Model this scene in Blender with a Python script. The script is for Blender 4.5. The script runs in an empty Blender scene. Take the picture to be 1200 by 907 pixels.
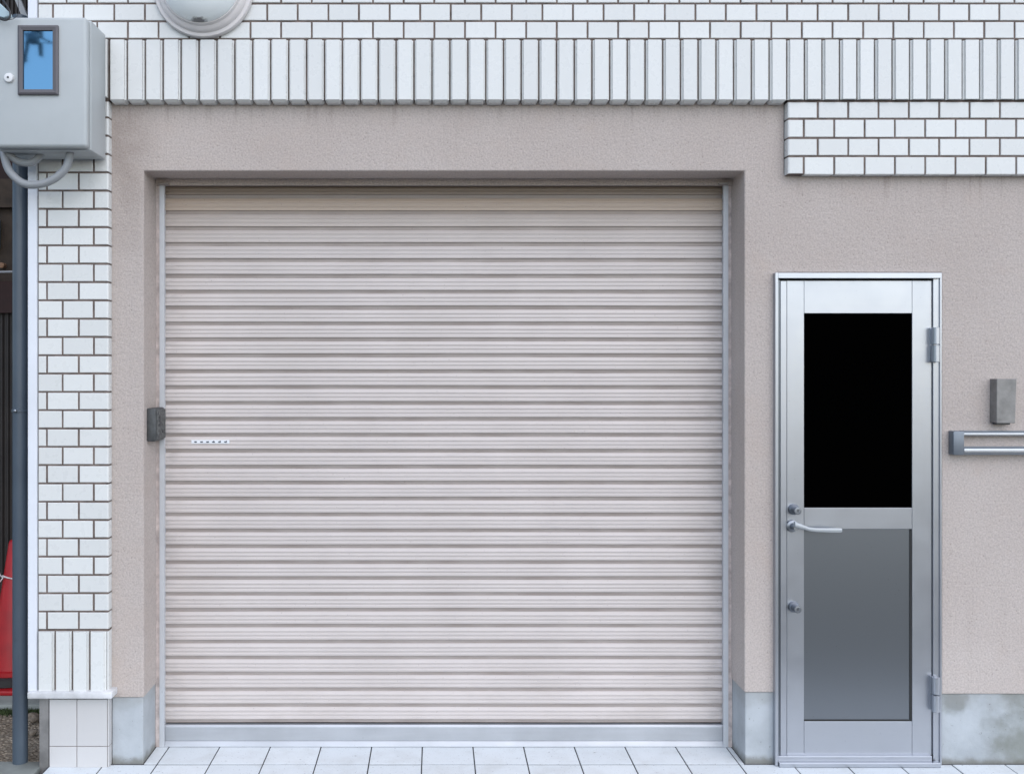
import bpy, bmesh, math, random
from mathutils import Vector, noise as mnoise
random.seed(7)
R = math.radians
scene = bpy.context.scene
col = scene.collection

# ------------------------------------------------------------------ camera
D = 3.6          # camera distance from the stucco face (y = 0)
F = 1091.0       # focal length in photo pixels (photo 1200 wide)
VX, VY = 511.0, 430.0
ZC = (895 - VY) * D / F


def X(px, Y=0.0): return (px - VX) * (D + Y) / F
def Z(py, Y=0.0): return ZC - (py - VY) * (D + Y) / F


cam = bpy.data.cameras.new('camera')
camo = bpy.data.objects.new('camera', cam)
col.objects.link(camo)
camo.location = (0, -D, ZC)
camo.rotation_euler = (R(90), 0, 0)
cam.sensor_width = 36
cam.lens = F * 36 / 1200
cam.shift_x = (600 - VX) / 1200
cam.shift_y = -(453.5 - VY) / 1200
cam.clip_start = 0.05
cam.clip_end = 2000
scene.camera = camo

# ------------------------------------------------------------------ materials
def new_mat(name):
    m = bpy.data.materials.new(name)
    m.use_nodes = True
    nt = m.node_tree
    b = nt.nodes['Principled BSDF']
    return m, nt, b


def N(nt, t, **kw):
    n = nt.nodes.new(t)
    for k, v in kw.items():
        if k in n.inputs.keys() if hasattr(n.inputs, 'keys') else False:
            n.inputs[k].default_value = v
        else:
            setattr(n, k, v)
    return n


def coords(nt, scale=(1, 1, 1)):
    tc = nt.nodes.new('ShaderNodeNewGeometry')
    mp = nt.nodes.new('ShaderNodeMapping')
    mp.inputs['Scale'].default_value = scale
    nt.links.new(tc.outputs['Position'], mp.inputs['Vector'])
    return mp.outputs['Vector']


def noise(nt, vec, scale, detail=4, rough=0.55, dist=0.0):
    n = nt.nodes.new('ShaderNodeTexNoise')
    n.inputs['Scale'].default_value = scale
    n.inputs['Detail'].default_value = detail
    n.inputs['Roughness'].default_value = rough
    n.inputs['Distortion'].default_value = dist
    nt.links.new(vec, n.inputs['Vector'])
    return n.outputs['Fac']


def ramp(nt, fac, stops):
    r = nt.nodes.new('ShaderNodeValToRGB')
    e = r.color_ramp.elements
    while len(e) < len(stops):
        e.new(0.5)
    for i, (p, c) in enumerate(stops):
        e[i].position = p
        if not hasattr(c, '__len__'):
            c = (c, c, c)
        e[i].color = (*c[:3], 1)
    nt.links.new(fac, r.inputs['Fac'])
    return r.outputs['Color']


def mix(nt, fac, a, b, blend='MIX'):
    m = nt.nodes.new('ShaderNodeMix')
    m.data_type = 'RGBA'
    m.blend_type = blend
    for sock, v in ((m.inputs[0], fac), (m.inputs[6], a), (m.inputs[7], b)):
        if hasattr(v, 'default_value') or hasattr(v, 'links'):
            nt.links.new(v, sock)
        elif hasattr(v, '__len__'):
            sock.default_value = (*v[:3], 1)
        else:
            sock.default_value = v
    return m.outputs[2]


def math_(nt, op, a, b=None, clamp=False):
    m = nt.nodes.new('ShaderNodeMath')
    m.operation = op
    m.use_clamp = clamp
    for i, v in enumerate((a, b)):
        if v is None: continue
        if hasattr(v, 'links'): nt.links.new(v, m.inputs[i])
        else: m.inputs[i].default_value = v
    return m.outputs[0]


def maprange(nt, v, a, b, c=0.0, d=1.0):
    m = nt.nodes.new('ShaderNodeMapRange')
    m.interpolation_type = 'SMOOTHSTEP'
    nt.links.new(v, m.inputs[0])
    for i, k in enumerate((a, b, c, d)):
        m.inputs[i + 1].default_value = k
    return m.outputs[0]


def pos(nt):
    g = nt.nodes.new('ShaderNodeNewGeometry')
    s = nt.nodes.new('ShaderNodeSeparateXYZ')
    nt.links.new(g.outputs['Position'], s.inputs[0])
    return s.outputs


def bump(nt, b, h, strength, dist=0.002):
    n = nt.nodes.new('ShaderNodeBump')
    n.inputs['Strength'].default_value = strength
    n.inputs['Distance'].default_value = dist
    nt.links.new(h, n.inputs['Height'])
    nt.links.new(n.outputs['Normal'], b.inputs['Normal'])


def gauss_mask(nt, x0, z0, sx, sz):
    """soft-edged blotch of a real stain round (x0, z0)"""
    p = pos(nt)
    a = math_(nt, 'DIVIDE', math_(nt, 'SUBTRACT', p['X'], x0), sx)
    c = math_(nt, 'DIVIDE', math_(nt, 'SUBTRACT', p['Z'], z0), sz)
    d = math_(nt, 'ADD', math_(nt, 'MULTIPLY', a, a), math_(nt, 'MULTIPLY', c, c))
    return d


M = {}


def plain(name, colr, rough=0.5, metal=0.0, var=0.08, nscale=6.0, bstr=0.0, bscale=300, spec=0.5):
    m, nt, b = new_mat(name)
    v = coords(nt)
    f = noise(nt, v, nscale, 5)
    lo = tuple(c * (1 - var) for c in colr)
    hi = tuple(min(1, c * (1 + var)) for c in colr)
    c = ramp(nt, f, [(0.3, lo), (0.7, hi)])
    nt.links.new(c, b.inputs['Base Color'])
    b.inputs['Roughness'].default_value = rough
    b.inputs['Metallic'].default_value = metal
    b.inputs['Specular IOR Level'].default_value = spec
    if bstr:
        bump(nt, b, noise(nt, v, bscale, 3), bstr)
    M[name] = m
    return m


# glazed white wall tile
def tile_mat(name, base, rough):
    m, nt, b = new_mat(name)
    g = nt.nodes.new('ShaderNodeNewGeometry')
    v = coords(nt)
    isl = ramp(nt, g.outputs['Random Per Island'], [(0.0, tuple(c * 0.92 for c in base)), (1.0, base)])
    blot = noise(nt, v, 9, 5)
    c = mix(nt, maprange(nt, blot, 0.45, 0.8, 0, 0.06), isl, tuple(c * k for c, k in zip(base, (0.86, 0.85, 0.83))))
    fine = noise(nt, v, 420, 2)
    c = mix(nt, maprange(nt, fine, 0.66, 0.74, 0, 0.25), c, (0.42, 0.40, 0.37))
    # drip stains: thin and vertical
    vs = coords(nt, (60, 60, 2.2))
    dr = noise(nt, vs, 1, 3)
    c = mix(nt, maprange(nt, dr, 0.62, 0.8, 0, 0.05), c, (0.45, 0.43, 0.38))
    nt.links.new(c, b.inputs['Base Color'])
    nt.links.new(maprange(nt, noise(nt, v, 30, 4), 0.3, 0.7, rough - 0.06, rough + 0.1), b.inputs['Roughness'])
    bump(nt, b, noise(nt, v, 40, 2), 0.10, 0.001)
    M[name] = m


tile_mat('glazed_tile', (0.70, 0.712, 0.70), 0.30)
tile_mat('matte_base_tile', (0.56, 0.55, 0.545), 0.55)

# mortar
plain('mortar', (0.155, 0.12, 0.105), 0.95, var=0.35, nscale=25, bstr=0.5, bscale=250)

# stucco
BZ_, BLZ_ = Z(119), Z(205)
m, nt, b = new_mat('stucco')
v = coords(nt)
big = noise(nt, v, 1.6, 5, 0.6)
c = ramp(nt, big, [(0.3, (0.485, 0.422, 0.388)), (0.7, (0.54, 0.482, 0.45))])
grain = noise(nt, v, 150, 3, 0.6)
c = mix(nt, maprange(nt, grain, 0.30, 0.66, 0.42, 0.0), c, (0.27, 0.235, 0.215))
vo = nt.nodes.new('ShaderNodeTexVoronoi'); vo.inputs['Scale'].default_value = 62
nt.links.new(v, vo.inputs['Vector'])
spk = math_(nt, 'MULTIPLY', maprange(nt, vo.outputs['Distance'], 0.10, 0.24, 1, 0), maprange(nt, noise(nt, v, 19, 2), 0.45, 0.6))
c = mix(nt, math_(nt, 'MULTIPLY', spk, 0.34), c, (0.17, 0.14, 0.12))
# grime below the projecting tiles and down the left jamb
p = pos(nt)
g1 = math_(nt, 'MULTIPLY', maprange(nt, p['X'], -1.18, -1.05, 1, 0), maprange(nt, p['Z'], 1.7, 2.5, 0, 1))
g1 = math_(nt, 'MULTIPLY', g1, maprange(nt, noise(nt, v, 7, 5), 0.3, 0.65, 0.2, 1))
c = mix(nt, math_(nt, 'MULTIPLY', g1, 0.40), c, (0.22, 0.17, 0.145))
vs = coords(nt, (28, 28, 1.1))
c = mix(nt, maprange(nt, noise(nt, vs, 1, 4), 0.55, 0.8, 0, 0.16), c, (0.27, 0.235, 0.215))
c = mix(nt, maprange(nt, noise(nt, v, 4.5, 5, 0.65), 0.5, 0.75, 0, 0.35), c, (0.47, 0.385, 0.335))
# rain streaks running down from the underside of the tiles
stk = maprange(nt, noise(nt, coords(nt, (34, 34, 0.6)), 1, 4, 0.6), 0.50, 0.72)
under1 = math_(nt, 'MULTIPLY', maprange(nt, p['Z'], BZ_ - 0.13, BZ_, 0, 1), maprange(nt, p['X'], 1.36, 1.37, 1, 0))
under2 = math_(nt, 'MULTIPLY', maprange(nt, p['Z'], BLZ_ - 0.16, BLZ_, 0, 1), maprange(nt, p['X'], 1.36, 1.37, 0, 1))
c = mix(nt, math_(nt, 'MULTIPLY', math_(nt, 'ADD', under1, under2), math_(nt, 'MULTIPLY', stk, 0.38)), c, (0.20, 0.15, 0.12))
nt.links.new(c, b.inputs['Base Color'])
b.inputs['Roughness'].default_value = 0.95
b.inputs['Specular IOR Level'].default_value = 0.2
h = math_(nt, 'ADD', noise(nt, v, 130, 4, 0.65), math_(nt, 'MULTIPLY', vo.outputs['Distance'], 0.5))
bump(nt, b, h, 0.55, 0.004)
M['stucco'] = m

# concrete plinth with algae
m, nt, b = new_mat('plinth_concrete')
v = coords(nt)
c = ramp(nt, noise(nt, v, 5, 6, 0.6), [(0.3, (0.33, 0.355, 0.375)), (0.55, (0.42, 0.45, 0.475)), (0.75, (0.46, 0.495, 0.525))])
p = pos(nt)
warp = noise(nt, v, 5.5, 6, 0.6)
alg = math_(nt, 'ADD', maprange(nt, p['X'], 2.03, 2.28, 0, 0.85), math_(nt, 'MULTIPLY', math_(nt, 'SUBTRACT', warp, 0.5), 1.9))
alg = math_(nt, 'MULTIPLY', maprange(nt, alg, 0.25, 1.0, 0, 0.68), maprange(nt, p['X'], 1.9, 2.15, 0, 1))
c = mix(nt, alg, c, (0.125, 0.13, 0.095))
d = gauss_mask(nt, X(1119), Z(822), 0.055, 0.05)
d = math_(nt, 'ADD', d, math_(nt, 'MULTIPLY', math_(nt, 'SUBTRACT', noise(nt, v, 22, 4), 0.5), 2.2))
c = mix(nt, maprange(nt, d, 0.2, 1.6, 0.55, 0), c, (0.12, 0.12, 0.095))
foot = maprange(nt, math_(nt, 'ADD', p['Z'], math_(nt, 'MULTIPLY', math_(nt, 'SUBTRACT', noise(nt, v, 17, 4), 0.5), 0.06)), 0.0, 0.035, 0.75, 0)
c = mix(nt, foot, c, (0.16, 0.155, 0.13))
topd = maprange(nt, math_(nt, 'ADD', p['Z'], math_(nt, 'MULTIPLY', math_(nt, 'SUBTRACT', noise(nt, v, 12, 4), 0.5), 0.16)), 0.20, 0.27, 0, 0.4)
c = mix(nt, topd, c, (0.25, 0.25, 0.235))
c = mix(nt, maprange(nt, noise(nt, v, 90, 2), 0.70, 0.76, 0, 0.6), c, (0.13, 0.12, 0.10))
nt.links.new(c, b.inputs['Base Color'])
b.inputs['Roughness'].default_value = 0.85
bump(nt, b, noise(nt, v, 40, 6, 0.7), 0.35, 0.004)
M['plinth_concrete'] = m

# painted steel slats
m, nt, b = new_mat('shutter_paint')
v = coords(nt)
p = pos(nt)
c = ramp(nt, noise(nt, v, 3, 4), [(0.3, (0.52, 0.472, 0.45)), (0.7, (0.58, 0.527, 0.505))])
vs = coords(nt, (3.2, 3.2, 150))
c = mix(nt, maprange(nt, noise(nt, vs, 1, 5, 0.6), 0.64, 0.78, 0, 0.12), c, (0.33, 0.32, 0.34))
vs2 = coords(nt, (11, 11, 60))
c = mix(nt, maprange(nt, noise(nt, vs2, 1, 4, 0.6), 0.64, 0.76, 0, 0.28), c, (0.33, 0.30, 0.28))
# greasy smears dragged along the slats, in clusters
sm_ = math_(nt, 'MULTIPLY', maprange(nt, noise(nt, coords(nt, (5, 5, 210)), 1, 3, 0.5), 0.58, 0.70), maprange(nt, noise(nt, coords(nt, (2.1, 2.1, 3.0)), 1, 3), 0.50, 0.66))
c = mix(nt, math_(nt, 'MULTIPLY', sm_, 0.42), c, (0.24, 0.235, 0.27))
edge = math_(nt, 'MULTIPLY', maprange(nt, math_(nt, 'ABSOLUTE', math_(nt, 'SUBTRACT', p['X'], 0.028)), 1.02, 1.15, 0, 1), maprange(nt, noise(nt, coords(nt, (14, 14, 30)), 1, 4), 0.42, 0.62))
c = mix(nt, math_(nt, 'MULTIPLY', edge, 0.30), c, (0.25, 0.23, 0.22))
low = math_(nt, 'MULTIPLY', maprange(nt, p['Z'], 0.12, 0.42, 1, 0), maprange(nt, noise(nt, coords(nt, (4, 4, 9)), 1, 5, 0.65), 0.42, 0.68))
c = mix(nt, math_(nt, 'MULTIPLY', low, 0.22), c, (0.36, 0.31, 0.27))
# weathered tan top slats, hood shade painted in too, darkest on the first
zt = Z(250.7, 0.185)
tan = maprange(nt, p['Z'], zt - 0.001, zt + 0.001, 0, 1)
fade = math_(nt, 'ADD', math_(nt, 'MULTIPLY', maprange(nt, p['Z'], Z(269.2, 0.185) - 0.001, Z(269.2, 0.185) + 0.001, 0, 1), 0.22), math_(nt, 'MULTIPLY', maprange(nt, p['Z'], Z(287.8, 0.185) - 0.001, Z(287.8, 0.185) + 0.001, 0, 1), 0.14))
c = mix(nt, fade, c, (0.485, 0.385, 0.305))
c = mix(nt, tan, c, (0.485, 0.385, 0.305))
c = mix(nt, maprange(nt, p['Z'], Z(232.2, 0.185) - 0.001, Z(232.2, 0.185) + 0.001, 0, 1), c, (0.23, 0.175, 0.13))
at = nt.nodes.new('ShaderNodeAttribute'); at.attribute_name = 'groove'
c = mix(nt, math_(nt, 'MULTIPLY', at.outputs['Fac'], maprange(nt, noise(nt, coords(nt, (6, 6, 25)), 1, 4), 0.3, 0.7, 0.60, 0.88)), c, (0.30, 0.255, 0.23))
c = mix(nt, maprange(nt, noise(nt, v, 160, 2), 0.715, 0.75, 0, 0.6), c, (0.16, 0.12, 0.10))
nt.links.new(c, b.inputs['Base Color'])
b.inputs['Roughness'].default_value = 0.38
b.inputs['Specular IOR Level'].default_value = 0.5
M['shutter_paint'] = m


def alu(name, base, rough, metal=1.0, streak=0.12, rv=1.0):
    m, nt, b = new_mat(name)
    v = coords(nt)
    vs = coords(nt, (3, 3, 40))
    f = math_(nt, 'ADD', math_(nt, 'MULTIPLY', noise(nt, v, 4, 5), 0.7), math_(nt, 'MULTIPLY', noise(nt, vs, 1, 3), 0.3))
    c = ramp(nt, f, [(0.35, tuple(k * (1 - streak) for k in base)), (0.65, base)])
    c = mix(nt, maprange(nt, noise(nt, v, 120, 2), 0.72, 0.76, 0, 0.4), c, tuple(k * 0.5 for k in base))
    nt.links.new(c, b.inputs['Base Color'])
    b.inputs['Metallic'].default_value = metal
    nt.links.new(maprange(nt, noise(nt, v, 11, 5), 0.3, 0.7, rough - 0.01 * rv, rough + 0.03 * rv), b.inputs['Roughness'])
    bump(nt, b, noise(nt, v, 900, 1), 0.04, 0.0005)
    M[name] = m


alu('anodised_aluminium', (0.45, 0.472, 0.515), 0.33, 0.88, 0.04)
alu('door_panel_sheet', (0.205, 0.223, 0.248), 0.36, streak=0.0, rv=0.0)
alu('rail_aluminium', (0.60, 0.62, 0.65), 0.45, 0.25)
alu('bottom_bar_aluminium', (0.50, 0.52, 0.55), 0.45, 0.6, 0.2)
alu('lock_steel', (0.30, 0.32, 0.35), 0.40)
alu('letter_slot_cap', (0.20, 0.225, 0.26), 0.45, 0.5)
plain('lever_grey', (0.40, 0.425, 0.44), 0.4, 0.2)
plain('black_pane', (0.0005, 0.0005, 0.0005), 0.9, var=0, spec=0.0)
plain('dark_gap', (0.012, 0.011, 0.011), 0.9, var=0.2)
plain('rail_cap', (0.33, 0.30, 0.28), 0.7)
plain('rail_joint', (0.52, 0.45, 0.425), 0.8, var=0.3, nscale=30)
plain('lintel_dark', (0.20, 0.175, 0.155), 0.8)
plain('white_trim', (0.72, 0.745, 0.80), 0.35, 0.0, 0.04)
plain('ledge', (0.56, 0.565, 0.575), 0.5, 0.0, 0.2, 14, 0.3, 60)
plain('meter_box_plastic', (0.425, 0.455, 0.465), 0.42, 0, 0.05, 5, 0.12, 500)
plain('window_frame_rubber', (0.10, 0.095, 0.105), 0.5)
plain('knob_white', (0.72, 0.73, 0.74), 0.3)
plain('opposite_wall', (0.78, 0.77, 0.76), 0.8)
plain('switch_box_white', (0.7, 0.7, 0.7), 0.4)
plain('knob_dark', (0.05, 0.05, 0.055), 0.4)
plain('conduit', (0.27, 0.285, 0.30), 0.5, var=0.1)
plain('black_cable', (0.02, 0.02, 0.022), 0.5)
plain('switch_grey', (0.075, 0.08, 0.083), 0.5, 0.3, 0.25, 40, 0.5, 180)
plain('switch_plate', (0.12, 0.125, 0.125), 0.6, 0.4, 0.6, 90, 0.6, 260)
plain('intercom_front', (0.24, 0.235, 0.23), 0.5, 0.5, 0.22, 22, 0.3, 120)
plain('rust', (0.26, 0.15, 0.09), 0.85, 0, 0.4, 40)
plain('pale_blue_plastic', (0.36, 0.47, 0.52), 0.5)
plain('cone_red', (0.36, 0.005, 0.010), 0.42, var=0.18, nscale=9)
plain('rubber_black', (0.02, 0.02, 0.02), 0.7)
plain('rope_white', (0.62, 0.58, 0.58), 0.8)
plain('slab_concrete', (0.24, 0.26, 0.245), 0.9, 0, 0.25, 8, 0.5, 70)
plain('footing', (0.20, 0.195, 0.19), 0.9, 0, 0.3, 14, 0.5, 60)
plain('pole_concrete', (0.32, 0.32, 0.31), 0.85)
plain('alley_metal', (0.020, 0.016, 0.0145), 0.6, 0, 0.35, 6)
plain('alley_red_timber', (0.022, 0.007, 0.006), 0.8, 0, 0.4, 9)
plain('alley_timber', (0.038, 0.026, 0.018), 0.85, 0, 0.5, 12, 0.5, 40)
plain('roof_body', (0.35, 0.33, 0.31), 0.9)
plain('asphalt', (0.055, 0.056, 0.058), 0.9, 0, 0.3, 3, 0.6, 90)
plain('ink', (0.03, 0.04, 0.07), 0.6)
plain('sticker_white', (0.74, 0.77, 0.80), 0.4)
plain('moss', (0.05, 0.075, 0.025), 0.95, 0, 0.5, 30, 1, 120)
plain('stone', (0.20, 0.165, 0.13), 0.9, 0, 0.3, 20, 0.6, 60)

# painted downpipe, weathered
m, nt, b = new_mat('downpipe_paint')
v = coords(nt)
c = ramp(nt, noise(nt, v, 3, 5), [(0.3, (0.048, 0.066, 0.090)), (0.7, (0.076, 0.102, 0.132))])
c = mix(nt, maprange(nt, noise(nt, coords(nt, (30, 30, 9)), 1, 5, 0.7), 0.60, 0.72, 0, 0.6), c, (0.05, 0.06, 0.075))
nt.links.new(c, b.inputs['Base Color'])
b.inputs['Roughness'].default_value = 0.38
M['downpipe_paint'] = m

# meter window glass: mirror-like coated glass
m, nt, b = new_mat('meter_glass')
b.inputs['Base Color'].default_value = (0.085, 0.19, 0.30, 1)
b.inputs['Metallic'].default_value = 1.0
b.inputs['Roughness'].default_value = 0.03
bump(nt, b, noise(nt, coords(nt), 9, 2), 0.02, 0.002)
M['meter_glass'] = m

# lamp base enamel & glass dome
plain('lamp_enamel', (0.66, 0.63, 0.625), 0.35, 0, 0.06, 8)
m, nt, b = new_mat('lamp_glass')
v = coords(nt)
c = ramp(nt, noise(nt, v, 5, 5), [(0.3, (0.78, 0.83, 0.84)), (0.7, (0.84, 0.88, 0.89))])
d = gauss_mask(nt, X(231, -0.12), Z(24, -0.12), 0.034, 0.013)
d = math_(nt, 'ADD', d, math_(nt, 'MULTIPLY', math_(nt, 'SUBTRACT', noise(nt, v, 70, 4), 0.5), 2.0))
c = mix(nt, maprange(nt, d, 0.3, 1.5, 0.9, 0), c, (0.09, 0.085, 0.09))
c = mix(nt, maprange(nt, noise(nt, v, 60, 4, 0.65), 0.68, 0.78, 0, 0.55), c, (0.28, 0.29, 0.26))
nt.links.new(c, b.inputs['Base Color'])
b.inputs['Roughness'].default_value = 0.16
b.inputs['Coat Weight'].default_value = 0.3
M['lamp_glass'] = m

# pavement tile
m, nt, b = new_mat('pavement_tile')
g = nt.nodes.new('ShaderNodeNewGeometry')
v = coords(nt)
c = ramp(nt, g.outputs['Random Per Island'], [(0, (0.68, 0.725, 0.75)), (1, (0.74, 0.78, 0.80))])
c = mix(nt, maprange(nt, noise(nt, v, 7, 6, 0.65), 0.42, 0.75, 0, 0.35), c, (0.45, 0.45, 0.43))
c = mix(nt, maprange(nt, noise(nt, v, 130, 3), 0.64, 0.70, 0, 0.65), c, (0.22, 0.22, 0.23))
c = mix(nt, maprange(nt, noise(nt, coords(nt, (1, 2.2, 1)), 26, 3, 0.6), 0.70, 0.735, 0, 0.75), c, (0.10, 0.10, 0.11))
nt.links.new(c, b.inputs['Base Color'])
b.inputs['Roughness'].default_value = 0.5
bump(nt, b, noise(nt, v, 150, 3), 0.25, 0.0015)
M['pavement_tile'] = m
plain('pavement_grout', (0.05, 0.05, 0.055), 0.95, var=0.3)

# gravelly soil
m, nt, b = new_mat('soil')
v = coords(nt)
vo = nt.nodes.new('ShaderNodeTexVoronoi'); vo.inputs['Scale'].default_value = 70
nt.links.new(v, vo.inputs['Vector'])
c = ramp(nt, noise(nt, v, 60, 5, 0.7), [(0.3, (0.22, 0.175, 0.13)), (0.55, (0.46, 0.38, 0.285)), (0.75, (0.5, 0.42, 0.33))])
c = mix(nt, maprange(nt, vo.outputs['Distance'], 0.2, 0.55, 0, 0.5), c, (0.07, 0.055, 0.04))
nt.links.new(c, b.inputs['Base Color'])
b.inputs['Roughness'].default_value = 0.95
bump(nt, b, math_(nt, 'ADD', noise(nt, v, 60, 5, 0.7), vo.outputs['Distance']), 1.0, 0.01)
M['soil'] = m


# ------------------------------------------------------------------ mesh builder
class MB:
    def __init__(self):
        self.v = []; self.f = []; self.mi = []; self.sm = []; self.mats = []
        self.attr = {}

    def _m(self, mat):
        if mat not in self.mats: self.mats.append(mat)
        return self.mats.index(mat)

    def add(self, verts, faces, mat, smooth=False):
        o = len(self.v); i = self._m(mat)
        self.v += [tuple(p) for p in verts]
        for f in faces:
            self.f.append([o + k for k in f]); self.mi.append(i); self.sm.append(smooth)
        return o

    def box(self, x0, x1, y0, y1, z0, z1, mat):
        v = [(x0, y0, z0), (x1, y0, z0), (x1, y1, z0), (x0, y1, z0), (x0, y0, z1), (x1, y0, z1), (x1, y1, z1), (x0, y1, z1)]
        f = [(0, 3, 2, 1), (4, 5, 6, 7), (0, 1, 5, 4), (1, 2, 6, 5), (2, 3, 7, 6), (3, 0, 4, 7)]
        self.add(v, f, mat)

    def slab(self, x0, x1, z0, z1, yb, yf, c, mat, cl=None, cr=None, ct=None, cb=None, cd=None):
        """plate standing on the plane yb whose front (yf < yb) has chamfers c"""
        cl = c if cl is None else cl; cr = c if cr is None else cr
        ct = c if ct is None else ct; cb = c if cb is None else cb
        cd = c if cd is None else cd
        ym = yf + cd
        v = [(x0, yb, z0), (x1, yb, z0), (x1, yb, z1), (x0, yb, z1),
             (x0, ym, z0), (x1, ym, z0), (x1, ym, z1), (x0, ym, z1)]
        k = 0.3
        v += [(x0 + cl * k, yf + cd * k, z0 + cb * k), (x1 - cr * k, yf + cd * k, z0 + cb * k), (x1 - cr * k, yf + cd * k, z1 - ct * k), (x0 + cl * k, yf + cd * k, z1 - ct * k)]
        v += [(x0 + cl, yf, z0 + cb), (x1 - cr, yf, z0 + cb), (x1 - cr, yf, z1 - ct), (x0 + cl, yf, z1 - ct)]
        f = [(3, 2, 1, 0), (12, 13, 14, 15)]
        for a in range(3):
            o = a * 4
            for i in range(4):
                j = (i + 1) % 4
                f.append((o + i, o + j, o + 4 + j, o + 4 + i))
        self.add(v, f, mat)

    def lathe(self, prof, center, axis, mat, n=48, smooth=True):
        """prof: (radius, distance along axis)"""
        ax = Vector(axis).normalized()
        t = Vector((0, 0, 1)) if abs(ax.z) < 0.9 else Vector((1, 0, 0))
        u = ax.cross(t).normalized(); w = ax.cross(u)
        vs = []; fs = []
        for (r, d) in prof:
            for i in range(n):
                a = 2 * math.pi * i / n
                vs.append(Vector(center) + ax * d + (u * math.cos(a) + w * math.sin(a)) * r)
        for k in range(len(prof) - 1):
            for i in range(n):
                j = (i + 1) % n
                fs.append((k * n + i, k * n + j, (k + 1) * n + j, (k + 1) * n + i))
        fs.append(tuple(range(n - 1, -1, -1)))
        fs.append(tuple((len(prof) - 1) * n + i for i in range(n)))
        self.add(vs, fs, mat, smooth)

    def tube(self, pts, r, mat, n=12, sub=8, rib=0.0):
        """tube through pts (Catmull-Rom)"""
        P = [Vector(p) for p in pts]
        if sub > 1 and len(P) > 2:
            Q = []
            E = [2 * P[0] - P[1]] + P + [2 * P[-1] - P[-2]]
            for i in range(1, len(E) - 2):
                for s in range(sub):
                    t = s / sub
                    a, b_, c_, d_ = E[i - 1], E[i], E[i + 1], E[i + 2]
                    Q.append(0.5 * ((2 * b_) + (c_ - a) * t + (2 * a - 5 * b_ + 4 * c_ - d_) * t * t + (3 * b_ - a - 3 * c_ + d_) * t ** 3))
            Q.append(P[-1]); P = Q
        vs = []; fs = []
        up = Vector((0.13, 1, 0.07)).normalized()
        rr = r if hasattr(r, '__len__') else [r] * len(P)
        for i, p_ in enumerate(P):
            d = (P[min(i + 1, len(P) - 1)] - P[max(i - 1, 0)]).normalized()
            u = d.cross(up).normalized(); w = d.cross(u).normalized()
            q = rr[min(i, len(rr) - 1)] * (1 + (rib if i % 2 else 0))
            for k in range(n):
                a = 2 * math.pi * k / n
                vs.append(p_ + (u * math.cos(a) + w * math.sin(a)) * q)
        for i in range(len(P) - 1):
            for k in range(n):
                j = (k + 1) % n
                fs.append((i * n + k, i * n + j, (i + 1) * n + j, (i + 1) * n + k))
        fs.append(tuple(range(n - 1, -1, -1)))
        fs.append(tuple((len(P) - 1) * n + i for i in range(n)))
        self.add(vs, fs, mat, True)

    def rbox(self, x0, x1, y0, y1, z0, z1, r, mat, seg=4):
        """box with rounded edges"""
        bm = bmesh.new()
        bmesh.ops.create_cube(bm, size=1)
        for w in bm.verts:
            w.co = Vector(((x0 + x1) / 2 + w.co.x * (x1 - x0), (y0 + y1) / 2 + w.co.y * (y1 - y0), (z0 + z1) / 2 + w.co.z * (z1 - z0)))
        bmesh.ops.bevel(bm, geom=bm.edges[:], offset=r, segments=seg, profile=0.5, affect='EDGES')
        bm.verts.ensure_lookup_table()
        bm.verts.index_update()
        self.add([w.co[:] for w in bm.verts], [[w.index for w in f.verts] for f in bm.faces], mat, True)
        bm.free()

    def build(self, name, parent=None, smooth_angle=None):
        me = bpy.data.meshes.new(name)
        off = Vector((0, 0, 0))
        if parent is not None:
            q = parent
            while q is not None:
                off += q.location; q = q.parent
        me.from_pydata([tuple(Vector(p) - off) for p in self.v], [], self.f)
        for mt in self.mats: me.materials.append(M[mt])
        me.polygons.foreach_set('material_index', self.mi)
        me.polygons.foreach_set('use_smooth', self.sm)
        bm = bmesh.new(); bm.from_mesh(me)
        bmesh.ops.recalc_face_normals(bm, faces=bm.faces[:])
        bm.to_mesh(me); bm.free()
        me.update()
        if any(self.sm):
            me.set_sharp_from_angle(angle=R(38))
        o = bpy.data.objects.new(name, me)
        col.objects.link(o)
        if parent is not None: o.parent = parent
        return o


def thing(name, label, cat, loc=(0, 0, 0), group=None):
    o = bpy.data.objects.new(name, None)
    o.empty_display_size = 0.1
    o.location = loc
    col.objects.link(o)
    o['label'] = label; o['category'] = cat
    if group: o['group'] = group
    return o


def tag(o, label, cat, group=None):
    o['label'] = label; o['category'] = cat
    if group: o['group'] = group
    return o


def struct(o, kind='structure'):
    o['kind'] = kind
    return o


# ------------------------------------------------------------------ key measures
YT = -0.035                      # face of the running-bond tiles
YB = -0.048                      # face of the upright (soldier) tiles
YS = 0.19                        # plane of the shutter
OX0, OX1 = X(168.5), X(872.5)    # shutter opening
OZ = Z(200.5)
PZL, PZR, PZF = Z(817), Z(811), Z(813)   # tops of the concrete plinth
DX0, DX1, DZ = X(908.5), X(1103.5), Z(319.5)
WX0 = X(130)
TOPZ = 6.2
RX = 5.0
LXB = X(32.5, YT)

bld = thing('garage_building', 'white tiled and beige stucco building front with a roller shutter and an aluminium door', 'building')

# ---- stucco
s = MB()
yb = 0.26
def q(mb, pts, mat): mb.add(pts, [tuple(range(len(pts)))], mat)
bz = Z(119)
def wallblock(x0, x1, z0, z1, y0=0.0, y1=yb, mat='stucco'):
    s.box(x0, x1, y0, y1, z0, z1, mat)
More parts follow.
